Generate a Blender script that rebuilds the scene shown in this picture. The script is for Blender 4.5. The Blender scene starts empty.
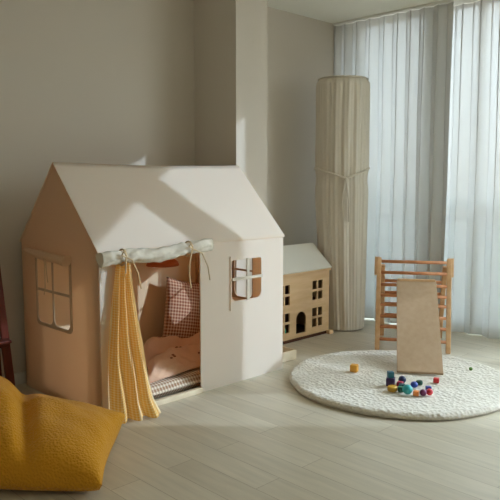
import bpy, bmesh, math, random
from mathutils import Vector, Matrix, noise
random.seed(7)
sc = bpy.context.scene
COL = sc.collection
ORG = {}

# ------------------------------------------------------------------ helpers
def tag(o, label=None, cat=None, group=None, kind=None):
    if label: o['label'] = label
    if cat: o['category'] = cat
    if group: o['group'] = group
    if kind: o['kind'] = kind
    return o

def link(name, me, mat, parent=None, smooth=False):
    o = bpy.data.objects.new(name, me)
    COL.objects.link(o)
    if mat: me.materials.append(mat)
    if parent:
        o.parent = parent
        p = ORG[parent.name]
        me.transform(Matrix.Translation(-p))
        ORG[o.name] = p
    else:
        # put the origin at the base centre
        vs = [v.co for v in me.vertices]
        c = Vector(((min(v.x for v in vs)+max(v.x for v in vs))/2, (min(v.y for v in vs)+max(v.y for v in vs))/2, min(v.z for v in vs)))
        me.transform(Matrix.Translation(-c)); o.location = c
        ORG[o.name] = c
    if smooth:
        for f in me.polygons: f.use_smooth = True
    return o

def empty(name, loc, label, cat, group=None):
    o = bpy.data.objects.new(name, None); COL.objects.link(o)
    o.location = loc; o.empty_display_size = .05
    ORG[o.name] = Vector(loc)
    return tag(o, label, cat, group)

class MB:
    def __init__(s): s.bm = bmesh.new(); s.uv = None
    def box(s, lo, hi, bevel=0.0, seg=2):
        b = bmesh.new()
        bmesh.ops.create_cube(b, size=1)
        lo, hi = Vector(lo), Vector(hi)
        for v in b.verts:
            v.co = Vector([lo[i]+(v.co[i]+.5)*(hi[i]-lo[i]) for i in range(3)])
        if bevel: bmesh.ops.bevel(b, geom=b.edges[:], offset=bevel, segments=seg, affect='EDGES', profile=.5)
        return s.merge(b)
    def bar(s, a, b_, w, t, ref=(0,0,1), bevel=.003):
        """rectangular bar from a to b; w along ref-perp side, t along the other"""
        a, b_ = Vector(a), Vector(b_); d = b_-a; L = d.length; d.normalize()
        r = Vector(ref); x = r.cross(d)
        if x.length < 1e-4: x = Vector((1,0,0)).cross(d)
        x.normalize(); y = d.cross(x)
        b = bmesh.new(); bmesh.ops.create_cube(b, size=1)
        for v in b.verts: v.co = Vector((v.co.x*w, v.co.y*t, v.co.z*L))
        if bevel: bmesh.ops.bevel(b, geom=b.edges[:], offset=bevel, segments=2, affect='EDGES', profile=.5)
        M = Matrix((x, y, d)).transposed().to_4x4(); M.translation = (a+b_)/2
        b.transform(M); return s.merge(b)
    def tube(s, pts, r, n=10, cap=True):
        pts = [Vector(p) for p in pts]; rs = r if isinstance(r, (list, tuple)) else [r]*len(pts)
        b = bmesh.new(); rings = []
        up = None
        for i, p in enumerate(pts):
            d = (pts[min(i+1, len(pts)-1)]-pts[max(i-1, 0)]).normalized()
            if up is None:
                up = d.orthogonal().normalized()
            up = (up - d*up.dot(d)).normalized(); q = d.cross(up)
            rings.append([b.verts.new(p+rs[i]*(math.cos(2*math.pi*k/n)*up+math.sin(2*math.pi*k/n)*q)) for k in range(n)])
        for A, B in zip(rings, rings[1:]):
            for k in range(n): b.faces.new((A[k], A[(k+1)%n], B[(k+1)%n], B[k]))
        if cap: b.faces.new(rings[0][::-1]); b.faces.new(rings[-1])
        return s.merge(b)
    def lathe(s, prof, c, n=24):
        b = bmesh.new(); rings = []
        for r, z in prof:
            rings.append([b.verts.new((c[0]+r*math.cos(2*math.pi*k/n), c[1]+r*math.sin(2*math.pi*k/n), c[2]+z)) for k in range(n)])
        for A, B in zip(rings, rings[1:]):
            for k in range(n): b.faces.new((A[k], A[(k+1)%n], B[(k+1)%n], B[k]))
        b.faces.new(rings[0][::-1]); b.faces.new(rings[-1])
        return s.merge(b)
    def sphere(s, c, r, sc_=(1,1,1), u=20, v=12):
        b = bmesh.new(); bmesh.ops.create_uvsphere(b, u_segments=u, v_segments=v, radius=r)
        for q in b.verts: q.co = Vector((q.co.x*sc_[0], q.co.y*sc_[1], q.co.z*sc_[2]))+Vector(c)
        return s.merge(b)
    def grid(s, nu, nv, f, closed_u=False, uvs=(1,1)):
        """f(u,v)->Vector, u,v in 0..1 ; writes a UV map"""
        b = bmesh.new(); L = b.loops.layers.uv.new('UVMap')
        V = [[b.verts.new(f(i/nu, j/nv)) for j in range(nv+1)] for i in range(nu if closed_u else nu+1)]
        for i in range(nu):
            i2 = (i+1) % nu if closed_u else i+1
            for j in range(nv):
                fc = b.faces.new((V[i][j], V[i2][j], V[i2][j+1], V[i][j+1]))
                for lp, (a, c) in zip(fc.loops, ((i,j),(i+1,j),(i+1,j+1),(i,j+1))):
                    lp[L].uv = (a/nu*uvs[0], c/nv*uvs[1])
        return s.merge(b)
    def merge(s, b):
        me = bpy.data.meshes.new('tmp'); bmesh.ops.recalc_face_normals(b, faces=b.faces[:]); b.to_mesh(me); b.free()
        s.bm.from_mesh(me); bpy.data.meshes.remove(me); return s
    def build(s, name, mat, parent=None, smooth=False):
        me = bpy.data.meshes.new(name); s.bm.to_mesh(me); s.bm.free()
        return link(name, me, mat, parent, smooth)

def panel(name, loops, t, M, mat, parent=None):
    """flat sheet with holes: loops in 2D (first outer), thickness t, matrix M"""
    cu = bpy.data.curves.new(name, 'CURVE'); cu.dimensions = '2D'; cu.fill_mode = 'BOTH'; cu.extrude = t/2
    for lp in loops:
        sp = cu.splines.new('POLY'); sp.points.add(len(lp)-1); sp.use_cyclic_u = True
        for p, q in zip(sp.points, lp): p.co = (q[0], q[1], 0, 1)
    o = bpy.data.objects.new('tmp_curve', cu); COL.objects.link(o)
    dg = bpy.context.evaluated_depsgraph_get()
    me = bpy.data.meshes.new_from_object(o.evaluated_get(dg)); bpy.data.objects.remove(o); bpy.data.curves.remove(cu)
    me.materials.clear(); me.name = name
    me.transform(M)
    return link(name, me, mat, parent)

def basis(o, x, y, z):
    M = Matrix((Vector(x), Vector(y), Vector(z))).transposed().to_4x4(); M.translation = Vector(o); return M

def rrect(x0, y0, x1, y1, rb=.0, rt=.0, n=6):
    """rectangle with rounded bottom (rb) / top (rt) corners"""
    p = []
    def arc(cx, cy, r, a0, a1):
        for k in range(n+1):
            a = math.radians(a0+(a1-a0)*k/n); p.append((cx+r*math.cos(a), cy+r*math.sin(a)))
    if rb: arc(x0+rb, y0+rb, rb, 180, 270); arc(x1-rb, y0+rb, rb, 270, 360)
    else: p += [(x0,y0),(x1,y0)]
    if rt: arc(x1-rt, y1-rt, rt, 0, 90); arc(x0+rt, y1-rt, rt, 90, 180)
    else: p += [(x1,y1),(x0,y1)]
    return p

# ------------------------------------------------------------------ materials
def s2l(c): return tuple(((x/255)/12.92 if x/255 <= .04045 else ((x/255+.055)/1.055)**2.4) for x in c)+(1,)

def mat(name, rgb, rough=.7, spec=.3, bump=None, var=None, transl=None, sheen=0, coat=0):
    m = bpy.data.materials.new(name); m.use_nodes = True
    nt = m.node_tree; N = nt.nodes; Lk = nt.links
    b = N['Principled BSDF']; out = N['Material Output']
    b.inputs['Base Color'].default_value = s2l(rgb); b.inputs['Roughness'].default_value = rough
    b.inputs['Specular IOR Level'].default_value = spec
    b.inputs['Sheen Weight'].default_value = sheen
    tc = N.new('ShaderNodeTexCoord')
    if var:
        scale, rgb2, lo, hi = var[:4]
        nz = N.new('ShaderNodeTexNoise'); nz.inputs['Scale'].default_value = scale; nz.inputs['Detail'].default_value = 4
        mp = N.new('ShaderNodeMapping'); mp.inputs['Scale'].default_value = var[4] if len(var) > 4 else (1,1,1)
        Lk.new(tc.outputs['Object'], mp.inputs[0]); Lk.new(mp.outputs[0], nz.inputs['Vector'])
        rp = N.new('ShaderNodeValToRGB'); rp.color_ramp.elements[0].position = lo; rp.color_ramp.elements[1].position = hi
        rp.color_ramp.elements[0].color = s2l(rgb); rp.color_ramp.elements[1].color = s2l(rgb2)
        Lk.new(nz.outputs['Fac'], rp.inputs[0]); Lk.new(rp.outputs[0], b.inputs['Base Color'])
    if bump:
        nz = N.new('ShaderNodeTexNoise'); nz.inputs['Scale'].default_value = bump[0]; nz.inputs['Detail'].default_value = bump[3] if len(bump) > 3 else 3
        mp = N.new('ShaderNodeMapping'); mp.inputs['Scale'].default_value = bump[2] if len(bump) > 2 else (1,1,1)
        Lk.new(tc.outputs['Object'], mp.inputs[0]); Lk.new(mp.outputs[0], nz.inputs['Vector'])
        bp = N.new('ShaderNodeBump'); bp.inputs['Strength'].default_value = bump[1]; bp.inputs['Distance'].default_value = .02
        Lk.new(nz.outputs['Fac'], bp.inputs['Height']); Lk.new(bp.outputs[0], b.inputs['Normal'])
    if transl:
        tr = N.new('ShaderNodeBsdfTranslucent'); tr.inputs[0].default_value = s2l(transl[1])
        mx = N.new('ShaderNodeMixShader'); mx.inputs[0].default_value = transl[0]
        Lk.new(b.outputs[0], mx.inputs[1]); Lk.new(tr.outputs[0], mx.inputs[2]); Lk.new(mx.outputs[0], out.inputs[0])
    return m

def gingham(name, base, line, k, transl=None, rough=.85, hem=None):
    """woven check from the UV map: two crossing half-tone stripes"""
    m = mat(name, base, rough, .15, transl=transl); nt = m.node_tree; N = nt.nodes; Lk = nt.links
    b = N['Principled BSDF']
    uv = N.new('ShaderNodeUVMap'); sp = N.new('ShaderNodeSeparateXYZ'); Lk.new(uv.outputs[0], sp.inputs[0])
    def stripe(sock, kk):
        a = N.new('ShaderNodeMath'); a.operation = 'MULTIPLY'; a.inputs[1].default_value = kk; Lk.new(sock, a.inputs[0])
        f = N.new('ShaderNodeMath'); f.operation = 'FRACT'; Lk.new(a.outputs[0], f.inputs[0])
        g = N.new('ShaderNodeMath'); g.operation = 'GREATER_THAN'; g.inputs[1].default_value = .42; Lk.new(f.outputs[0], g.inputs[0])
        h = N.new('ShaderNodeMath'); h.operation = 'MULTIPLY'; h.inputs[1].default_value = .5; Lk.new(g.outputs[0], h.inputs[0]); return h.outputs[0]
    ad = N.new('ShaderNodeMath'); ad.operation = 'ADD'; Lk.new(stripe(sp.outputs[0], k), ad.inputs[0]); Lk.new(stripe(sp.outputs[1], k), ad.inputs[1])
    mx = N.new('ShaderNodeMix'); mx.data_type = 'RGBA'; Lk.new(ad.outputs[0], mx.inputs[0])
    mx.inputs[6].default_value = s2l(line); mx.inputs[7].default_value = s2l(base)
    Lk.new(mx.outputs[2], b.inputs['Base Color'])
    return m

def wood(name, a, b_, rough=.5, sc_=(1,1,12), scale=6):
    return mat(name, a, rough, .35, var=(scale, b_, .35, .7, sc_))

M_wall = mat('wallpaper', (204,194,181), .9, .15, bump=(160,.05))
M_ceil = mat('ceiling_paint', (234,231,220), .9, .1)
M_paint = mat('white_paint', (236,228,214), .9, .1)
M_trim = mat('white_trim', (225,222,214), .5, .3)
M_white = mat('window_frame_white', (226,226,222), .4, .4)
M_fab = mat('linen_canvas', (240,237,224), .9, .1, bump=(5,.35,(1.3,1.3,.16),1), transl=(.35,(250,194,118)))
M_fabshade = mat('linen_canvas_warm_shade', (228,208,180), .9, .1, bump=(9,.2,(1.2,1.2,.18)), transl=(.47,(248,214,178)))  # same linen, tanned so its colour carries the warm shade of the gables
M_fabbounce = mat('linen_canvas_warm_bounce', (243,217,180), .9, .1, bump=(5,.2,(1.2,1.2,.2),1))  # back wall canvas; warm bounce light inside the house put into its colour
M_fabroof = mat('linen_canvas_roof', (240,237,224), .9, .1, bump=(5,.1), transl=(.35,(250,194,118)))
M_trimfab = mat('linen_canvas_double', (196,168,138), .9, .1, bump=(9,.2))
M_fabroll = mat('linen_canvas_roll', (210,200,181), .9, .1, bump=(26,.3,(.6,1,1)), transl=(.12,(228,180,120)))
M_cord = mat('beige_cotton_cord', (205,178,140), .9, .1)
M_wood = wood('pine', (226,186,142), (210,164,118), .5, (3,3,3), 7)
M_rung = wood('beech_rung', (214,150,106), (198,132,90), .5, (3,3,3), 7)
M_woodh = wood('birch_ply', (214,180,138), (203,166,122), .5, (1,6,6), 5)
M_ramp = wood('ramp_ply', (188,160,130), (181,152,121), .45, (8,8,1.5), 4)
M_easel = wood('mahogany', (112,50,34), (88,36,26), .4, (6,6,1), 6)
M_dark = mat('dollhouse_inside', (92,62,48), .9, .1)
M_dhroof = mat('dollhouse_roof_white', (214,208,194), .6, .3)
M_yel = gingham('yellow_gingham', (240,184,84), (253,236,188), 1, transl=(.30,(252,200,98)))
M_hem = mat('pale_hem', (248,232,190), .9, .1, transl=(.35,(250,225,170)))
M_brown = gingham('brown_gingham', (150,92,68), (226,194,164), 1)
M_brown2 = gingham('beige_gingham', (168,132,104), (236,226,208), 1)
M_blank = mat('dusty_pink_cotton', (230,190,160), .95, .1, bump=(26,.3), sheen=.2)
M_motif = mat('motif_brown', (150,92,70), .95, .1)
M_lamp = mat('terracotta_shade', (196,110,66), .8, .2)
M_colfab = mat('cream_muslin', (214,205,190), .95, .08, bump=(14,.12,(1.5,1.5,.15)))
M_bag = mat('mustard_fabric', (204,142,34), .92, .1, sheen=.15)
M_rug = mat('cream_boucle', (212,204,189), .98, .05, bump=(90,.7), sheen=.2)
M_crate = wood('pale_crate_wood', (222,206,178), (210,192,160), .6, (2,2,2))

# waffle weave bump on the bag
def waffle(m, sc_=150, st=.5):
    nt = m.node_tree; N = nt.nodes; Lk = nt.links
    tc = N.new('ShaderNodeTexCoord'); vo = N.new('ShaderNodeTexVoronoi'); vo.inputs['Scale'].default_value = sc_
    Lk.new(tc.outputs['Object'], vo.inputs['Vector'])
    bp = N.new('ShaderNodeBump'); bp.inputs['Strength'].default_value = st; bp.inputs['Distance'].default_value = .006
    Lk.new(vo.outputs['Distance'], bp.inputs['Height']); Lk.new(bp.outputs[0], N['Principled BSDF'].inputs['Normal'])
waffle(M_bag, 110, .6); waffle(M_rug, 55, .9)

def floor_mat():
    m = mat('pale_oak_planks', (196,184,166), .34, .5); nt = m.node_tree; N = nt.nodes; Lk = nt.links; b = N['Principled BSDF']
    tc = N.new('ShaderNodeTexCoord'); mp = N.new('ShaderNodeMapping'); mp.inputs['Rotation'].default_value = (0,0,math.pi/2)
    Lk.new(tc.outputs['Object'], mp.inputs[0])
    br = N.new('ShaderNodeTexBrick'); br.offset = .37; br.inputs['Scale'].default_value = 1
    br.inputs['Brick Width'].default_value = .95; br.inputs['Row Height'].default_value = .125
    br.inputs['Mortar Size'].default_value = .0016; br.inputs['Mortar Smooth'].default_value = .4
    br.inputs['Color1'].default_value = s2l((201,191,170)); br.inputs['Color2'].default_value = s2l((191,180,158)); br.inputs['Mortar'].default_value = s2l((158,144,122))
    Lk.new(mp.outputs[0], br.inputs['Vector'])
    nz = N.new('ShaderNodeTexNoise'); nz.inputs['Scale'].default_value = 5; nz.inputs['Detail'].default_value = 6
    m2 = N.new('ShaderNodeMapping'); m2.inputs['Scale'].default_value = (9,.8,1); Lk.new(tc.outputs['Object'], m2.inputs[0]); Lk.new(m2.outputs[0], nz.inputs['Vector'])
    mr = N.new('ShaderNodeMapRange'); mr.inputs[1].default_value = .3; mr.inputs[2].default_value = .7; mr.inputs[3].default_value = .9; mr.inputs[4].default_value = 1.06
    Lk.new(nz.outputs['Fac'], mr.inputs[0])
    mx = N.new('ShaderNodeMix'); mx.data_type = 'RGBA'; mx.blend_type = 'MULTIPLY'; mx.inputs[0].default_value = 1
    Lk.new(br.outputs['Color'], mx.inputs[6]); Lk.new(mr.outputs[0], mx.inputs[7]); Lk.new(mx.outputs[2], b.inputs['Base Color'])
    bp = N.new('ShaderNodeBump'); bp.inputs['Strength'].default_value = .25; bp.inputs['Distance'].default_value = .002; bp.invert = True
    Lk.new(br.outputs['Fac'], bp.inputs['Height']); Lk.new(bp.outputs[0], b.inputs['Normal'])
    return m
M_floor = floor_mat()

def sheer_mat(name, tfac, dfac, col, tcol=None):
    m = bpy.data.materials.new(name); m.use_nodes = True; nt = m.node_tree; N = nt.nodes; Lk = nt.links
    N.remove(N['Principled BSDF']); out = N['Material Output']
    tr = N.new('ShaderNodeBsdfTransparent'); tl = N.new('ShaderNodeBsdfTranslucent'); df = N.new('ShaderNodeBsdfDiffuse')
    df.inputs[0].default_value = s2l(col); tl.inputs[0].default_value = s2l(tcol or col)
    tr.inputs[0].default_value = (1,1,1,1)
    a = N.new('ShaderNodeMixShader'); a.inputs[0].default_value = dfac; Lk.new(tl.outputs[0], a.inputs[1]); Lk.new(df.outputs[0], a.inputs[2])
    c = N.new('ShaderNodeMixShader'); c.inputs[0].default_value = tfac; Lk.new(a.outputs[0], c.inputs[1]); Lk.new(tr.outputs[0], c.inputs[2])
    Lk.new(c.outputs[0], out.inputs[0]); return m
M_sheer = sheer_mat('sheer_voile', .03, .60, (242,240,234), (112,113,112))
M_sheerb = sheer_mat('sheer_voile_outer', .04, .55, (238,234,228), (124,124,122))
M_sheer2 = sheer_mat('sheer_voile_thin', .88, .4, (225,225,220))
M_sheer3 = sheer_mat('sheer_voile_dense', .02, .45, (225,225,220))
def glass_mat(name, tint, gl=.06):
    m = bpy.data.materials.new(name); m.use_nodes = True; nt = m.node_tree; N = nt.nodes; Lk = nt.links
    N.remove(N['Principled BSDF']); out = N['Material Output']
    tr = N.new('ShaderNodeBsdfTransparent'); tr.inputs[0].default_value = tint
    gs = N.new('ShaderNodeBsdfGlossy'); gs.inputs['Roughness'].default_value = .02
    c = N.new('ShaderNodeMixShader'); c.inputs[0].default_value = gl; Lk.new(tr.outputs[0], c.inputs[1]); Lk.new(gs.outputs[0], c.inputs[2]); Lk.new(c.outputs[0], out.inputs[0]); return m
M_glass = glass_mat('window_glass', (.95,.97,.97,1))
M_frost = sheer_mat('frosted_glass', .15, .22, (240,243,242))

# ------------------------------------------------------------------ room
YA, XW, CE = .80, 2.82, 2.30
XL, YF = -2.4, -4.6
def struct(name, m, lo, hi, bevel=0):
    b = MB(); b.box(lo, hi, bevel); o = b.build(name, m); tag(o, kind='structure'); return o
struct('floor', M_floor, (XL-.1, YF-.1, -.06), (XW+.5, YA+.1, 0))
struct('ceiling', M_ceil, (XL-.1, YF-.1, CE), (XW+.1, YA+.1, CE+.08))
struct('wall_back', M_wall, (XL-.1, YA, 0), (XW+.1, YA+.1, CE))
struct('wall_pillar', M_wall, (1.222, .409, 0), (1.49, YA, CE))
struct('wall_left', M_paint, (XL-.1, YF, 0), (XL, YA, CE))
struct('wall_front', M_paint, (XL-.1, YF-.1, 0), (XW+.1, YF, CE))
# window wall: openings between these solid piers
W1, W2, W3, W4 = .735, -2.04, -2.275, -2.99
struct('wall_right', M_wall, (XW, W1, 0), (XW+.1, YA, CE))
struct('wall_right_pier', M_wall, (XW, W3, 0), (XW+.1, W2, CE))
struct('wall_right_end', M_wall, (XW, YF, 0), (XW+.1, W4, CE))
bb = MB(); bb.box((XL, YA-.012, 0), (1.222, YA, .06)); bb.box((1.49, YA-.012, 0), (XW, YA, .06))
tag(bb.build('baseboard_back', M_trim), kind='structure')
bb = MB(); bb.box((1.222-.012, .409-.012, 0), (1.222, YA-.012, .06)); bb.box((1.222, .409-.012, 0), (1.49, .409, .06))
tag(bb.build('baseboard_pillar', M_trim), kind='structure')
def window(name, y0, y1, muls):
    b = MB(); x0, x1 = XW+.02, XW+.075
    b.box((x0, y0, 0), (x1, y1, .045)); b.box((x0, y0, CE-.012), (x1, y1, CE))
    for y in muls: b.box((x0, y-.022, .045), (x1, y+.022, CE-.012))
    o = b.build(name, M_white); tag(o, kind='structure')
    g = MB(); g.box((XW+.045, y0, .045), (XW+.05, y1, CE-.012)); g.build('pane', M_glass, o)
    return o
window('window_1', W2, W1, (W1-.022, -.32))
window('window_2', W4, W3, ())
# curtain track under the ceiling
b = MB(); b.box((2.62, YF, CE-.012), (2.79, YA, CE)); tag(b.build('trim_1', M_trim), kind='structure')
# railing of frosted panels outside the glass
RX = 2.936
r = empty('balcony_railing', (RX, -.65, 0), 'frosted glass railing with pale rails outside the window behind the sheer curtains', 'railing')
for y0, y1 in ((-1.336, .75), (-2.02, -1.486)):
    p = MB(); p.box((RX-.006, y0, .03), (RX+.006, y1, .790)); p.build('panel', M_frost, r)
t = MB(); t.box((RX-.014, -2.05, .79), (RX+.014, .75, .815)); t.build('middle_rail', M_white, r)
t = MB(); t.box((RX-.016, -2.05, .868), (RX+.016, .75, .96), .004); t.build('handrail', M_white, r)
for y in (-2.0, -1.32, -.62, .12, .70):
    t = MB(); t.box((RX+.016, y-.016, 0), (RX+.046, y+.016, .955)); t.build('rail_post', M_white, r)
struct('trim_2', M_trim, (2.92, YF, -.06), (3.32, YA, 0))

# ------------------------------------------------------------------ sheer curtains
def curtain(name, x, y0, y1, ztop, zbot, lam, amp, seed, label, m_=None, fold=.15):
    random.seed(seed)
    n = int(abs(y1-y0)/lam*20)
    def f(u, v):
        y = y0+(y1-y0)*u; z = zbot+(ztop-zbot)*v
        ph = 2*math.pi*((y-y0)/lam)+1.3*noise.noise(Vector((y*2.2, seed, 0)))
        ph2 = ph+.5*(1-v)*math.sin(y*7+seed)
        am = amp*(.65+.35*(1-v))*(1+.5*noise.noise(Vector((y*5, seed+3, 0))))
        return Vector((x+am*math.sin(ph2)+.012*noise.noise(Vector((y*3, z*1.2, seed))), min(YA-.006, y+fold*lam*math.sin(2*ph2+.35)*(.6+.4*v)), z+.004*math.sin(ph*.5)*(1-v)))
    m = MB(); m.grid(n, 26, f); o = m.build(name, m_ or M_sheer, None, True)
    return tag(o, label, 'curtain')
curtain('sheer_curtain', 2.668, .825, -.20, CE-.014, .004, .112, .035, 1, 'white sheer curtain hanging between the gathered fabric column and the climbing frame')
curtain('sheer_curtain', 2.772, .06, -1.09, CE-.014, .004, .13, .028, 5, 'white sheer curtain to the right of the climbing frame, lapped behind the other curtain', M_sheerb)

curtain('sheer_curtain', 2.70, W3+.06, W4-.01, CE-.014, .012, .14, .010, 8, 'thin sheer curtain over the narrow window beside the pier, outside the photo to the right', M_sheer2, .04)
# ------------------------------------------------------------------ playhouse
W, D, ZE, ZR = 1.2, .749, .778, 1.171
PH = empty('fabric_playhouse', (W/2, D/2, 0), 'cream linen fabric playhouse with pitched roof, rolled-up door and cottage windows', 'playhouse')
T = .006
DX0, DX1, DZ = .065, .583, .765
fw = (.800, .447, 1.023, .668)
front = panel('front_wall', [[(0,0),(DX0,0),(DX0,DZ),(DX1,DZ),(DX1,0),(W,0),(W,ZE),(0,ZE)], rrect(*fw, rb=.035, rt=.012)], T,
      basis((0,0,0),(1,0,0),(0,0,1),(0,-1,0)), M_fab, PH)
panel('back_wall', [[(.004,0),(W-.004,0),(W-.004,ZE),(.004,ZE)]], T, basis((0,D-.004,0),(1,0,0),(0,0,1),(0,-1,0)), M_fabbounce, PH)
gw = (.252, .378, .575, .702)
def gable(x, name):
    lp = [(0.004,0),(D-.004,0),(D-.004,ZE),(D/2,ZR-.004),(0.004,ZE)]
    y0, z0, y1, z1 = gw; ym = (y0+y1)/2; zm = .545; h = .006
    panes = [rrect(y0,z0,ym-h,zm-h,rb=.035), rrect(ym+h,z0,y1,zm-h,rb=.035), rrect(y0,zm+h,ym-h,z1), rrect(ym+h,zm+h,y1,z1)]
    g = panel(name, [lp, rrect(y0-.012, z0-.012, y1+.012, z1+.008, rb=.02)], T, basis((x,0,0),(0,1,0),(0,0,1),(1,0,0)), M_fabshade, PH)
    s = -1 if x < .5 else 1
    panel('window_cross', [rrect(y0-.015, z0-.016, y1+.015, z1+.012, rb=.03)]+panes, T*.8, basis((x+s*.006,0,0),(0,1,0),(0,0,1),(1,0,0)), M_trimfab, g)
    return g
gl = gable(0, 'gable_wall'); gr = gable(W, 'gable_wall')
# window cross of the front window
x0, z0, x1, z1 = fw; xm = .917
b = MB(); b.box((xm-.009, -.010, z0-.004), (xm+.009, -.003, z1+.004), .002); b.box((x0-.004, -.012, .566-.008), (x1+.004, -.004, .566+.008), .002)
b.build('window_cross', M_fabroll, front)
b = MB(); b.tube([(.787,-.006,.69),(.787,-.006,.60),(.786,-.006,.40)], .0022, 6); b.build('seam', M_cord, front)
# roof, a thin double-sloped sheet that sags a little at the ridge
def roof_f(off):
    def f(u, v):
        x = -.008+(W+.016)*u; y = -.008+(D+.016)*v
        k = abs(y-D/2)/(D/2)
        z = ZR-(ZR-ZE)*k
        z -= .010*math.sin(math.pi*u)*(1-k)+.006*math.sin(math.pi*u)*math.sin(math.pi*k)
        z += .0035*noise.noise(Vector((x*5, y*6, 2)))*math.sin(math.pi*u)
        return Vector((x, y, z+off))
    return f
m = MB(); m.grid(40, 36, roof_f(.006)); m.grid(40, 36, roof_f(0))
m.build('roof', M_fabroof, PH, True)
# wooden frame
for (x, y) in ((.02,.02),(W-.02,.02),(.02,D-.02),(W-.02,D-.02)):
    b = MB(); b.box((x-.013,y-.012,0),(x+.013,y+.012,ZE-.02), .003); b.build('post', M_wood, PH)
for y in (.02, D-.02):
    b = MB(); b.box((.034,y-.011,ZE-.05),(W-.034,y+.011,ZE-.025), .003); b.build('beam', M_wood, PH)
b = MB(); b.box((.01,D/2-.011,ZR-.055),(W-.01,D/2+.011,ZR-.03), .003); b.build('ridge_beam', M_wood, PH)
b = MB(); b.box((DX0-.01,-.014,0),(DX1+.01,.012,.028), .004); b.build('door_sill', M_crate, PH)
# rolled-up door with ties
def rollf(u, v):
    x = -.018+.637*u; a = 2*math.pi*v
    zc = .748+.020*u-.012*math.sin(math.pi*u)*.8+.004*math.sin(9*u)
    tie = math.exp(-((x-.095)/.022)**2)+math.exp(-((x-.475)/.022)**2)
    q3 = Vector((u*16, math.cos(a)*1.6, math.sin(a)*1.6))
    r = .032*(1-.30*tie)*(1+.10*math.sin(3*a+u*14)+.05*math.sin(31*u+2*a)+.20*noise.noise(q3)+.06*noise.noise(q3*2.3))
    return Vector((x, -.040+r*math.cos(a)*.95, zc+r*math.sin(a)))
m = MB(); m.grid(150, 36, rollf)
for e in (0, 1):
    m.grid(1, 20, lambda u, v, e=e: rollf(e, v).lerp(sum((rollf(e, k/8) for k in range(8)), Vector())/8, u))
roll = m.build('door_roll', M_fabroll, PH, True)
def tie(x, z, drops):
    b = MB()
    b.tube([(x+.004*math.sin(a), -.040+.036*math.cos(a), z+.036*math.sin(a)) for a in [2*math.pi*k/16 for k in range(17)]], .0042, 6)
    for p in drops: b.tube(p, .0036, 6)
    b.tube([(x-.002,-.078,z+.012),(x-.02,-.088,z+.03),(x-.03,-.086,z+.016),(x-.004,-.079,z+.004)], .0036, 6)
    b.build('tie_cord', M_cord, roll)
tie(.095, .748, [[(.099,-.078,.748),(.120,-.084,.738),(.155,-.080,.67),(.172,-.076,.600)], [(.093,-.078,.75),(.085,-.085,.71),(.086,-.082,.68)]])
tie(.475, .758, [[(.470,-.078,.756),(.452,-.082,.70),(.450,-.08,.63),(.462,-.078,.570)], [(.48,-.078,.758),(.53,-.082,.735),(.59,-.055,.66),(.620,-.035,.588)]])
# rolled window flap on the left gable
def rollg(u, v):
    y = .235+.40*u; a = 2*math.pi*v; r = (.017+.009*(1-u))*(1+.12*math.sin(2*a+u*9))
    return Vector((-.026+r*math.cos(a), y, .722-.004*math.sin(math.pi*u)-.006*(1-u)+.012*u+r*math.sin(a)))
m = MB(); m.grid(30, 14, rollg)
for e in (0, 1): m.grid(1, 14, lambda u, v, e=e: rollg(e, v).lerp(sum((rollg(e, k/8) for k in range(8)), Vector())/8, u))
wr = m.build('window_roll', M_fabshade, gl, True)
b = MB(); b.tube([(-.045,.42,.715),(-.046,.415,.64),(-.044,.42,.57),(-.043,.435,.535)], .0025, 6); b.tube([(-.045,.405,.715),(-.046,.40,.66),(-.045,.39,.60)], .0025, 6)
b.build('tie_cord', M_cord, gl)
# yellow gingham door curtain: gathered at the top, spread at the floor
def lerp(a, b_, t): return a+(b_-a)*t
def yc(u, v):                      # v 0 top .. 1 bottom
    tp = 0; 
    ml = lerp(-.002, .030, v)
    w0, w1 = lerp(.082, -.022, v**.75), lerp(.150, .236, v**2.0)
    x = lerp(w0, w1, u)+.006*math.sin(7*v+5*u)*v
    dpt = .010+.020*min(1, v*3)
    ph = 2*math.pi*(3.3*u+.14*math.sin(4*v)+.1*noise.noise(Vector((u*3,v*4,2))))
    y = -.022-.050*v-.045*v*u+dpt*.62*math.sin(ph)
    y = min(y, -.010-.02*v)
    z = lerp(.742, .006+.012*(.5+.5*math.sin(ph+1)), v)
    if v > .9: y -= (v-.9)*.25*u; 
    return Vector((x, y, z))
m = MB(); m.grid(90, 60, lambda u, v: yc(.018+.964*u, v), uvs=(24, 64)); dc = m.build('door_curtain', M_yel, PH, True)
def hemf(uu, du):
    def f(u, v):
        p = yc(uu+du*(u-.5), v); return p+Vector((0,-.006,0))
    return f
for uu, du in ((.972,.056),(.028,.056),(.56,.040)):
    m = MB(); m.grid(6, 60, hemf(uu, du)); m.build('curtain_hem', M_hem, dc, True)
# small hanging lamp shade inside, under the back slope
b = MB(); b.lathe([(.004,.058),(.03,.055),(.065,.045),(.092,.020),(.098,.0),(.094,.002),(.060,.034),(.02,.046)], (.80,.60,.585), 28)
sh = empty('pendant_shade', (.80,.60,.585), 'terracotta dome shade hanging inside the playhouse just below the rolled-up door', 'lamp shade')
b.build('shade', M_lamp, sh, True)
b = MB(); b.tube([(.80,.60,.64),(.80,.60,.905)], .003, 6); b.build('cord', M_cord, sh)

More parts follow.
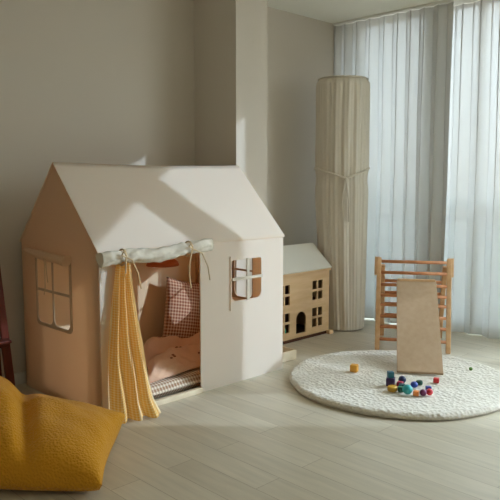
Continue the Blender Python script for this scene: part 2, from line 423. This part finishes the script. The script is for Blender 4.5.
# bedding inside -- mattress, big pillow, blanket
def softbox(x0, y0, x1, y1, z0, z1, p=.18):
    def f(u, v):
        return None
    b = bmesh.new(); L = b.loops.layers.uv.new('UVMap')
    nx, ny = 40, 24
    def P(i, j, top):
        u, v = i/nx*2-1, j/ny*2-1
        e = ((1-abs(u)**6)*(1-abs(v)**6))**.35
        zc = (z0+z1)/2
        hz = (z1-z0)/2*e
        q = noise.noise(Vector((u*3, v*3, 4)))*.004
        return Vector((lerp(x0,x1,(u+1)/2), lerp(y0,y1,(v+1)/2), zc+(hz+q if top else -hz)))
    for top in (1, 0):
        V = [[b.verts.new(P(i,j,top)) for j in range(ny+1)] for i in range(nx+1)]
        for i in range(nx):
            for j in range(ny):
                fc = b.faces.new((V[i][j],V[i+1][j],V[i+1][j+1],V[i][j+1]))
                for lp, (a, c) in zip(fc.loops, ((i,j),(i+1,j),(i+1,j+1),(i,j+1))): lp[L].uv = (a/nx*(x1-x0), c/ny*(y1-y0))
    bmesh.ops.remove_doubles(b, verts=b.verts[:], dist=1e-5)
    mm = MB(); mm.merge(b); return mm
mm = softbox(.045, .030, W-.045, D-.045, .002, .090)
mt = mm.build('floor_mattress', M_brown2, None, True); tag(mt, 'thin checked floor mattress lying inside the fabric playhouse', 'mattress')
M_brown2.node_tree.nodes['UV Map']
for mmm, k in ((M_brown2, 56), (M_brown, 50)):
    for nd in mmm.node_tree.nodes:
        if nd.type == 'MATH' and nd.operation == 'MULTIPLY' and abs(nd.inputs[1].default_value-1) < 1e-6: nd.inputs[1].default_value = k
def pillow(c, w, h, t, tilt, name, m, rotz=0, roll=0):
    b = bmesh.new(); L = b.loops.layers.uv.new('UVMap'); n = 28
    R = Matrix.Rotation(rotz, 3, 'Z') @ Matrix.Rotation(tilt, 3, 'X') @ Matrix.Rotation(roll, 3, 'Y')
    for sgn in (1, -1):
        V = []
        for i in range(n+1):
            row = []
            for j in range(n+1):
                u, v = i/n*2-1, j/n*2-1
                k = max(0, (1-u*u)*(1-v*v))**.42
                pin = 1-.07*(1-abs(u)**2)*abs(v)**4; pin2 = 1-.07*(1-abs(v)**2)*abs(u)**4
                p = Vector((u*w/2*pin2, sgn*t/2*k*(1+.10*noise.noise(Vector((u*2, v*2, sgn)))), v*h/2*pin))
                row.append(b.verts.new(R @ p+Vector(c)))
            V.append(row)
        for i in range(n):
            for j in range(n):
                fc = b.faces.new((V[i][j],V[i+1][j],V[i+1][j+1],V[i][j+1]))
                for lp, (a, d) in zip(fc.loops, ((i,j),(i+1,j),(i+1,j+1),(i,j+1))): lp[L].uv = (a/n*w, d/n*h)
    bmesh.ops.remove_doubles(b, verts=b.verts[:], dist=1e-5)
    mm = MB(); mm.merge(b); return mm.build(name, m, None, True)
pl = pillow((.985,.630,.275), .315, .40, .075, math.radians(-9), 'big_pillow', M_brown, 0, math.radians(13))
tag(pl, 'large brown checked pillow leaning on the back wall inside the fabric playhouse', 'pillow')
# blanket
def blf(u, v):
    # u left->right, v front->back
    lf = Vector((.275,.055,0)).lerp(Vector((.66,.60,0)), v); rt = Vector((.86,.135,0)).lerp(Vector((1.12,.40,0)), v)
    lf.x += .02*math.sin(6*v); 
    p = lf.lerp(rt, u)
    p.y += .02*noise.noise(Vector((u*4, v*3, 1)))
    edge = min(1, min(v, 1-v)*9)*min(1, (u+.02)*12)
    h = .105+edge*(.022+.056*math.exp(-((v-.26-.14*u)/.13)**2)+.076*math.exp(-((v-.72+.08*u)/.12)**2)*(1.1-.35*u)
        +.022*noise.noise(Vector((u*5, v*6, 7)))+.012*noise.noise(Vector((u*13+v*5, v*11, 3))))
    p.z = max(h, .096); return p
m = MB(); m.grid(60, 60, blf); m.grid(60, 60, lambda u, v: blf(u, v)-Vector((0,0,.006)))
bl = m.build('blanket', M_blank, None, True); tag(bl, 'crumpled dusty pink blanket with small motifs lying on the mattress inside the playhouse', 'blanket')
for (u, v) in ((.40,.40),(.82,.42),(.22,.74),(.55,.78),(.30,.20),(.66,.22)):
    p = blf(u, v); b = MB()
    du = (blf(u+.01,v)-p).normalized(); dv = (blf(u,v+.01)-p).normalized(); nn = du.cross(dv).normalized()
    for k, (aa, bb_) in enumerate(((-.013,0),(.013,.003),(0,.016))):
        q = blf(u+aa*1.7, v+bb_*1.7); b.sphere(q+nn*.001, .0085, (1,1,.5), 10, 6)
    b.build('motif', M_motif, bl, True)

# tray beside the house
CR = empty('shallow_tray', (1.35,.13,0), 'pale shallow wooden tray on the floor at the right corner of the playhouse', 'tray')
cx0, cx1, cy0, cy1 = 1.225, 1.41, .075, .26
b = MB(); b.box((cx0,cy0,0),(cx1,cy1,.008), .002); b.build('base', M_crate, CR)
for lo, hi in (((cx0,cy0,.008),(cx1,cy0+.01,.06)),((cx0,cy1-.01,.008),(cx1,cy1,.06)),((cx0,cy0+.01,.008),(cx0+.01,cy1-.01,.06)),((cx1-.01,cy0+.01,.008),(cx1,cy1-.01,.06))):
    b = MB(); b.box(lo, hi, .002); b.build('side', M_crate, CR)

# ------------------------------------------------------------------ dollhouse
FX0, FX1, FY, BYd = 1.495, 2.088, .37, .70
DH = empty('dollhouse', ((FX0+FX1)/2, (FY+BYd)/2, 0), 'wooden dollhouse with white roof and arched door behind the playhouse', 'dollhouse')
fz0, fze, fzr, ymid = .022, .468, .628, .535
cxd = 1.789
def win4(cx, cz):
    w, h, g = .046, .060, .0075
    return [rrect(cx+sx*(w/2+g)-w/2, cz+sz*(h/2+g)-h/2, cx+sx*(w/2+g)+w/2, cz+sz*(h/2+g)+h/2, rb=.004, rt=.004) for sx in (-1,1) for sz in (-1,1)]
wins = []
for cx in (1.619, 1.960):
    for cz in (.137, .327): wins += win4(cx, cz)
door = [(cxd-.050,.050),(cxd+.050,.050)]+[(cxd+.050*math.cos(math.radians(a)), .148+.050*math.sin(math.radians(a))) for a in range(0, 181, 15)]
panel('front_panel', [[(FX0,fz0),(FX1,fz0),(FX1,fze),(FX0,fze)], door]+wins, .010, basis((0,FY+.005,0),(1,0,0),(0,0,1),(0,-1,0)), M_woodh, DH)
gp = [(FY+.011,fz0),(BYd,fz0),(BYd,fze),(ymid,fzr-.004),(FY+.011,fze)]
for x in (FX0+.006, FX1-.006):
    panel('side_panel', [gp], .010, basis((x,0,0),(0,1,0),(0,0,1),(1,0,0)), M_woodh, DH)
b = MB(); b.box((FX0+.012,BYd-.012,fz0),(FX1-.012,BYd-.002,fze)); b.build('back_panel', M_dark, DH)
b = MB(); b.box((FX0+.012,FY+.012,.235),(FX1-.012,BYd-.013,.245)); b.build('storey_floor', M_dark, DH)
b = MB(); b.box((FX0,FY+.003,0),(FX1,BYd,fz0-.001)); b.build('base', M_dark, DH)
def slab(a, c, x0, x1, t):
    # sheet between (y,z) a and c
    d = Vector((0, c[0]-a[0], c[1]-a[1])).normalized(); n = Vector((0, -d.z, d.y)); 
    if n.z < 0: n = -n
    b = bmesh.new(); vs = []
    for x in (x0, x1):
        for (y, z) in (a, c):
            for k in (0, t): vs.append(b.verts.new(Vector((x, y, z))+n*k))
    for f in ((0,1,3,2),(4,6,7,5),(0,4,5,1),(2,3,7,6),(0,2,6,4),(1,5,7,3)): b.faces.new([vs[i] for i in f])
    mm = MB(); mm.merge(b); return mm
slab((FY-.012,fze+.002),(ymid,fzr), FX0-.006, FX1+.006, .010).build('roof', M_dhroof, DH)
slab((BYd+.012,fze+.002),(ymid,fzr), FX0-.006, FX1+.006, .010).build('roof', M_dhroof, DH)
b = MB(); b.box((FX0-.005,FY-.013,fze-.012),(FX1+.005,FY-.001,fze+.004), .002); b.build('eave_trim', M_woodh, DH)
b = MB(); b.box((FX1-.030,FY-.035,0),(FX1+.012,FY-.003,.030), .003); tag(b.build('wooden_block', M_woodh), 'small plain wooden block on the floor by the dollhouse corner', 'block')
# little toys seen through the left windows
b = MB(); b.lathe([(.018,0),(.021,.02),(.016,.045),(.019,.058),(.015,.072),(.005,.078)], (1.652,.407,fz0), 16)
tag(b.build('peg_doll', mat('toy_paint_jade', (40,150,112), .5), None, True), 'short green peg doll behind the lower left window of the dollhouse', 'toy')

# ------------------------------------------------------------------ gathered fabric column
cx, cy = 2.290, .430
CT = empty('fabric_column', (cx,cy,0), 'tall cream gathered fabric column tied at the middle, standing in the room corner', 'fabric column')
ZT, ZK = 1.80, 1.095
def colf(u, v):
    a = 2*math.pi*u; z = .008+(ZT-.008)*v
    r = .190-.004*abs(z-ZK)
    if z < ZK: r -= .038*((ZK-z)/ZK)**1.2
    r -= .010*math.exp(-((z-ZK)/.05)**2)
    fl = .0020*math.sin(38*a+1.2*math.sin(3*a)+.6*noise.noise(Vector((z*3, a*2, 0))))+.006*noise.noise(Vector((math.cos(a)*5, math.sin(a)*5, z*.7)))+.004*math.sin(13*a+math.sin(z*2.2)+2*noise.noise(Vector((a, z*.8, 3))))
    k = min(1, (ZT-z)/.06+.15)
    if ZT-z < .03: r -= .022*(1-(ZT-z)/.03)**2
    r += fl*k
    # lower half drapes toward the room side
    sh = Vector((.714,-.70,0))*(.028*max(0, (ZK-z)/ZK)**1.3)
    return Vector((cx+r*math.cos(a), cy+r*math.sin(a), z))+sh
m = MB(); m.grid(360, 70, colf, closed_u=True); m.build('gathered_cover', M_colfab, CT, True)
b = MB(); b.lathe([(.15,-.004),(.178,-.004),(.181,.0),(.170,.006),(.05,.010)], (cx,cy,ZT), 48); b.build('top_cap', M_colfab, CT, True)
# tie band, dipping to a knot on the room side
b = MB(); fa = math.atan2(-.72,-.69)
pts = []
for k in range(65):
    a = fa+2*math.pi*k/64; d = min(k, 64-k)/32
    z = ZK+.075*min(1, d*2.6)**.8
    pts.append((cx+.196*math.cos(a), cy+.196*math.sin(a), z))
b.tube(pts, .0075, 8); kx, ky = pts[0][0], pts[0][1]
b.sphere((kx,ky,ZK), .015, (1,1,.8), 12, 8)
dirt = Vector((-math.sin(fa), math.cos(fa), 0))
for s, ln in ((1,.30),(-1,.24)):
    b.tube([Vector((kx,ky,ZK))+Vector((-.006,-.006,0)), Vector((kx-.006,ky-.006,ZK-ln*.5))+dirt*s*.022, Vector((kx-.002,ky-.002,ZK-ln))+dirt*s*.028], [.007,.006,.007], 6)
b.build('tie_band', M_colfab, CT, True)

# ------------------------------------------------------------------ round rug
RC, RR = Vector((1.475,-.612,0)), .597
def rugf(u, v):
    a = 2*math.pi*u
    wob = 1+.006*math.sin(5*a)+.004*math.sin(11*a+1)
    if v < .8: r = RR*.965*(v/.8); z = .032
    else:
        t = (v-.8)/.2*math.pi*.93; r = RR*.965+.021*math.sin(t); z = .016+.016*math.cos(t)
    x, y = r*math.cos(a)*wob, r*math.sin(a)*wob
    if v < .86:
        z += .003*noise.noise(Vector((x*9, y*9, 0)))+.0018*noise.noise(Vector((x*34, y*34, 5)))
        z += .003*math.exp(-((r/RR-.93)/.06)**2)
    g = x*.70+y*.714
    if g > 0: x -= .70*g*.07; y -= .714*g*.07
    return Vector((RC.x+x, RC.y+y, max(z, .0)))
m = MB(); m.grid(260, 110, rugf, closed_u=True)
rug = m.build('round_rug', M_rug, None, True); tag(rug, 'thick round cream boucle rug on the wood floor under the toys', 'rug')

# ------------------------------------------------------------------ climbing frame
L0 = Vector((1.941,-.146,0)); u_ = Vector((.55,-.835,0)).normalized(); v_ = Vector((.835,.55,0)).normalized()
PW, PA, PB, PHt = .44, .14, .42, .585
PK = empty('climbing_frame', L0+u_*PW/2+v_*.2, 'pine climbing triangle with rungs standing on the floor behind the rug', 'climbing frame')
up = Vector((0,0,1))
def bar(name, a, c, w, t, m, par, ref, bev=.004):
    b = MB(); b.bar(a, c, w, t, ref, bev); return b.build(name, m, par)
ap = lambda s: L0+u_*s+v_*PA+up*PHt
for s in (.0, PW):
    bar('leg', L0+u_*s, ap(s), .030, .022, M_wood, PK, v_)
    si = s+(.024 if s == 0 else -.024)
    bar('leg', L0+u_*si+v_*PB, L0+u_*si+v_*(PA+.006)+up*(PHt-.05), .030, .022, M_wood, PK, v_)
    so = s-.012 if s == 0 else s+.012
    bar('hinge_plate', L0+u_*so+v_*(PA-.026)+up*(PHt-.115), L0+u_*so+v_*(PA+.002)+up*(PHt+.004), .034, .012, M_wood, PK, v_)
for z in (.070,.148,.214,.286,.345,.412,.490,.560):       # rungs of the near ladder
    k = z/PHt; p = L0+v_*(PA*k)+up*z
    b = MB(); b.tube([p+u_*.008, p+u_*(PW-.008)], .0105, 10); b.build('rung', M_rung, PK, True)
for z in (.075,.165,.250,.335,.420):             # rungs of the far ladder
    k = z/PHt; p = L0+v_*(PB+(PA-PB)*k)+up*z
    b = MB(); b.tube([p+u_*.03, p+u_*(PW-.03)], .0105, 10); b.build('rung', M_rung, PK, True)
# slide board hooked on a rung
RP = empty('slide_board', (1.565,-.68,.04), 'plain plywood slide board leaning from the climbing frame down onto the rug', 'slide board')
bt = Vector((1.563,-.686,.038)); kz = .412; tpz = .440; tp = L0+u_*(PW/2)+v_*(PA*kz/PHt-.030)+up*tpz+u_*.016
wd = .246; dd = (tp-bt).normalized(); nn = u_.cross(dd).normalized()
if nn.z < 0: nn = -nn
b = bmesh.new(); vs = []
for s in (-.5, .5):
    for q in (bt, tp):
        for k in (0, .014): vs.append(b.verts.new(q+u_*wd*s+nn*k))
for f in ((0,1,3,2),(4,6,7,5),(0,4,5,1),(2,3,7,6),(0,2,6,4),(1,5,7,3)): b.faces.new([vs[i] for i in f])
bmesh.ops.recalc_face_normals(b, faces=b.faces[:]); bmesh.ops.bevel(b, geom=b.edges[:], offset=.003, segments=2, affect='EDGES')
mm = MB(); mm.merge(b); mm.build('board', M_ramp, RP)
b = MB(); c0 = tp+nn*.008+up*.004
b.bar(c0-u_*wd*.48, c0+u_*wd*.48, .026, .018, up, .004); b.build('hook_rail', M_wood, RP)

# ------------------------------------------------------------------ toys on the rug
ZRUG = .036
def tm(n, rgb): return mat('toy_paint_'+n, rgb, .38, .5)
def cube_toy(x, y, z, s, c, nm, rz, label, h=None):
    b = MB(); b.box((-s/2,-s/2,0),(s/2,s/2,h or s), s*.12, 3)
    b.bm.transform(Matrix.Translation((x,y,z)) @ Matrix.Rotation(rz, 4, 'Z'))
    o = b.build('toy_block', tm(nm, c)); return tag(o, label, 'toy', 'loose toys on the round rug')
def ball_toy(x, y, z, r, c, nm, label, sq=1):
    b = MB(); b.sphere((x,y,z+r*sq), r, (1,1,sq)); o = b.build('toy_ball', tm(nm, c), None, True); return tag(o, label, 'toy', 'loose toys on the round rug')
def drum_toy(x, y, z, r, h, c, nm, label):
    b = MB(); b.lathe([(r*.85,0),(r,.005),(r,h-.005),(r*.85,h)], (x,y,z), 20); o = b.build('toy_cylinder', tm(nm, c), None, False); return tag(o, label, 'toy', 'loose toys on the round rug')
Z = ZRUG
cube_toy(1.352,-.402,Z,.040,(226,160,50),'amber',.35,'amber yellow block alone on the left part of the round rug')
cube_toy(1.283,-.684,Z,.044,(58,40,86),'purple',.5,'dark purple block under a teal block on the round rug')
cube_toy(1.281,-.684,Z+.0443,.031,(40,104,124),'tealtop',.9,'small teal block stacked on top of the dark purple block')
drum_toy(1.218,-.738,Z,.025,.025,(190,146,44),'mustard','mustard yellow disc in front of the dark purple block')
ball_toy(1.357,-.706,Z,.020,(36,50,92),'navy','navy blue ball at the back of the toy heap behind the crimson toy')
cube_toy(1.312,-.722,Z,.029,(176,34,66),'crimson',.2,'crimson block between the dark purple block and the navy ball', .024)
cube_toy(1.283,-.752,Z,.030,(24,84,92),'deepteal',.6,'deep teal block behind the turquoise ball', .024)
drum_toy(1.237,-.776,Z,.016,.026,(28,96,74),'green','green cylinder between the mustard disc and the turquoise ball')
ball_toy(1.226,-.820,Z,.025,(46,158,160),'turquoise','turquoise ball, largest in the toy heap at its front')
ball_toy(1.342,-.787,Z,.019,(42,72,160),'blue','bright blue ball in the middle of the toy heap',.85)
drum_toy(1.405,-.778,Z,.018,.020,(24,78,66),'darkgreen','dark green disc behind the bright blue ball')
cube_toy(1.241,-.860,Z,.027,(232,138,64),'orange',.3,'orange block to the right of the turquoise ball', .024)
ball_toy(1.259,-.888,Z,.017,(112,40,84),'plum','plum ball between the orange block and the red ball at the heap front')
ball_toy(1.291,-.904,Z,.017,(206,48,54),'red','red ball at the right front end of the toy heap')
cube_toy(1.346,-.866,Z,.027,(54,62,140),'indigo',.7,'indigo block behind the red ball of the heap', .024)
cube_toy(1.499,-.822,Z,.029,(206,44,44),'scarlet',.4,'scarlet block apart from the heap by the foot of the slide board', .024)
ball_toy(1.850,-.835,Z-.006,.010,(90,130,50),'leaf','tiny green ball near the right edge of the round rug')

# ------------------------------------------------------------------ mustard bean bag
RV = Vector((.714,-.70,0)); GV = Vector((.70,.714,0)); CAM0 = Vector((-1.547,-2.534,0))
def bagpt(lat, fwd): return CAM0+RV*lat+GV*fwd
P_tip = Vector((-.035,-.240,0)); P_fr = Vector((-.400,-.640,0)); P_fl = bagpt(-1.12, 2.16); P_bl = bagpt(-1.42, 2.95)
def bag(u, v, top):
    # u: 0 left..1 right, v: 0 front..1 back
    p = P_fl.lerp(P_fr, u).lerp(P_bl.lerp(P_tip, u), v)
    c = P_fl+P_fr+P_tip+P_bl; c = c/4
    U, V = u*2-1, v*2-1
    # edges pull in between the corners
    pin = .06
    p = p.lerp(c, pin*((1-U*U)*abs(V)**3+(1-V*V)*abs(U)**3))
    k = max(0, (1-abs(U)**2.6)*(1-abs(V)**2.6))
    e = k**.40
    lobe = .5-.5*math.tanh((u-.46+.10*(v-.5))*5)        # left lobe stands up
    h = .205+.18*lobe*(.30+.70*v)
    h -= .055*math.exp(-((u-.52+.12*(v-.5))/.055)**2)*(1-.3*v)          # crease between lobes
    nz = .020*noise.noise(Vector((u*3.2, v*3.2, 1)))+.012*noise.noise(Vector((u*7, v*6, 9)))+.016*math.exp(-((v-.45-.25*u)/.05)**2)*max(0, 1-abs(u-.65)*4)
    seam = .050+.055*max(0, u)**2*v**2+.02*lobe
    z = seam+(h-seam)*e+nz*e if top else seam*(1-e**.5)
    return Vector((p.x, p.y, max(z, .0)))
b = bmesh.new(); n = 64
for top in (1, 0):
    V = [[b.verts.new(bag(i/n, j/n, top)) for j in range(n+1)] for i in range(n+1)]
    for i in range(n):
        for j in range(n): b.faces.new((V[i][j],V[i+1][j],V[i+1][j+1],V[i][j+1]))
bmesh.ops.remove_doubles(b, verts=b.verts[:], dist=1e-5)
mm = MB(); mm.merge(b); bg = mm.build('bean_bag', M_bag, None, True)
tag(bg, 'mustard yellow textured bean bag cushion on the floor in front of the playhouse', 'bean bag')

# ------------------------------------------------------------------ easel at the left edge
EZ = empty('wooden_easel', (-.33,.66,0), 'dark reddish wooden easel standing by the wall left of the playhouse', 'easel')
ya, yb = .60, .76
for (xa, xb) in ((-.150,-.222),(-.53,-.45)):
    bar('leg', (xa,ya,0), (xb,ya+.045,1.06), .042, .022, M_easel, EZ, (0,1,0))
    bar('leg', (xa,yb,0), (xb,ya+.072,1.06), .042, .022, M_easel, EZ, (0,1,0))
bar('crossbar', (-.515,ya+.012,.275), (-.150,ya+.012,.275), .020, .036, M_easel, EZ, (0,1,0))
bar('crossbar', (-.46,ya+.04,.95), (-.20,ya+.04,.95), .020, .036, M_easel, EZ, (0,1,0))
b = MB(); b.box((-.505,ya-.055,.295),(-.165,ya+.005,.310), .003); b.build('tray', M_easel, EZ)

# ------------------------------------------------------------------ light
wd_ = bpy.data.worlds.new('World'); sc.world = wd_; wd_.use_nodes = True
nt = wd_.node_tree; N = nt.nodes; Lk = nt.links; bgd = N['Background']
tc = N.new('ShaderNodeTexCoord'); sp = N.new('ShaderNodeSeparateXYZ'); Lk.new(tc.outputs['Generated'], sp.inputs[0])
mr = N.new('ShaderNodeMapRange'); mr.inputs[1].default_value = -.6; mr.inputs[2].default_value = .8; Lk.new(sp.outputs[2], mr.inputs[0])
rp = N.new('ShaderNodeValToRGB'); el = rp.color_ramp.elements
el[0].position = 0; el[0].color = (.26,.25,.23,1); el[1].position = 1; el[1].color = (1.48,1.75,1.98,1)
e = el.new(.42); e.color = (.35,.36,.35,1); e = el.new(.47); e.color = (.61,.66,.68,1)
Lk.new(mr.outputs[0], rp.inputs[0]); Lk.new(rp.outputs[0], bgd.inputs[0]); bgd.inputs[1].default_value = 5.0
sun = bpy.data.lights.new('sun', 'SUN'); sun.energy = 1.2; sun.angle = math.radians(.7); sun.color = (.82,.97,1.18)
so = bpy.data.objects.new('sun', sun); COL.objects.link(so)
sd = Vector((-.7071,.7071,-.362)).normalized()
so.rotation_euler = sd.to_track_quat('-Z', 'Y').to_euler(); so.location = (5,-3,3)
# sky portals at the two openings
for nm, y0, y1 in (('portal_a', W2, W1), ('portal_b', W4, W3)):
    a = bpy.data.lights.new(nm, 'AREA'); a.shape = 'RECTANGLE'; a.size = CE; a.size_y = abs(y1-y0); a.cycles.is_portal = True
    ao = bpy.data.objects.new(nm, a); COL.objects.link(ao); ao.location = (XW+.11, (y0+y1)/2, CE/2)
    ao.rotation_euler = (0, math.pi/2, 0)

# ------------------------------------------------------------------ camera
cam = bpy.data.cameras.new('camera'); co = bpy.data.objects.new('camera', cam); COL.objects.link(co)
cam.sensor_width = 36; cam.lens = 658.5/500*36; cam.clip_start = .02
co.location = (-1.547,-2.534,1.1); co.rotation_euler = (math.radians(90-6.22), 0, math.radians(45.556-90))
sc.camera = co
sc.view_settings.view_transform = 'Standard'; sc.view_settings.look = 'None'; sc.view_settings.gamma = 1; sc.view_settings.use_curve_mapping = False
sc.view_settings.exposure = 1.0
sc.cycles.max_bounces = 10; sc.cycles.diffuse_bounces = 6; sc.cycles.transparent_max_bounces = 24
sc.cycles.use_denoising = True
sc.cycles.sample_clamp_indirect = 8
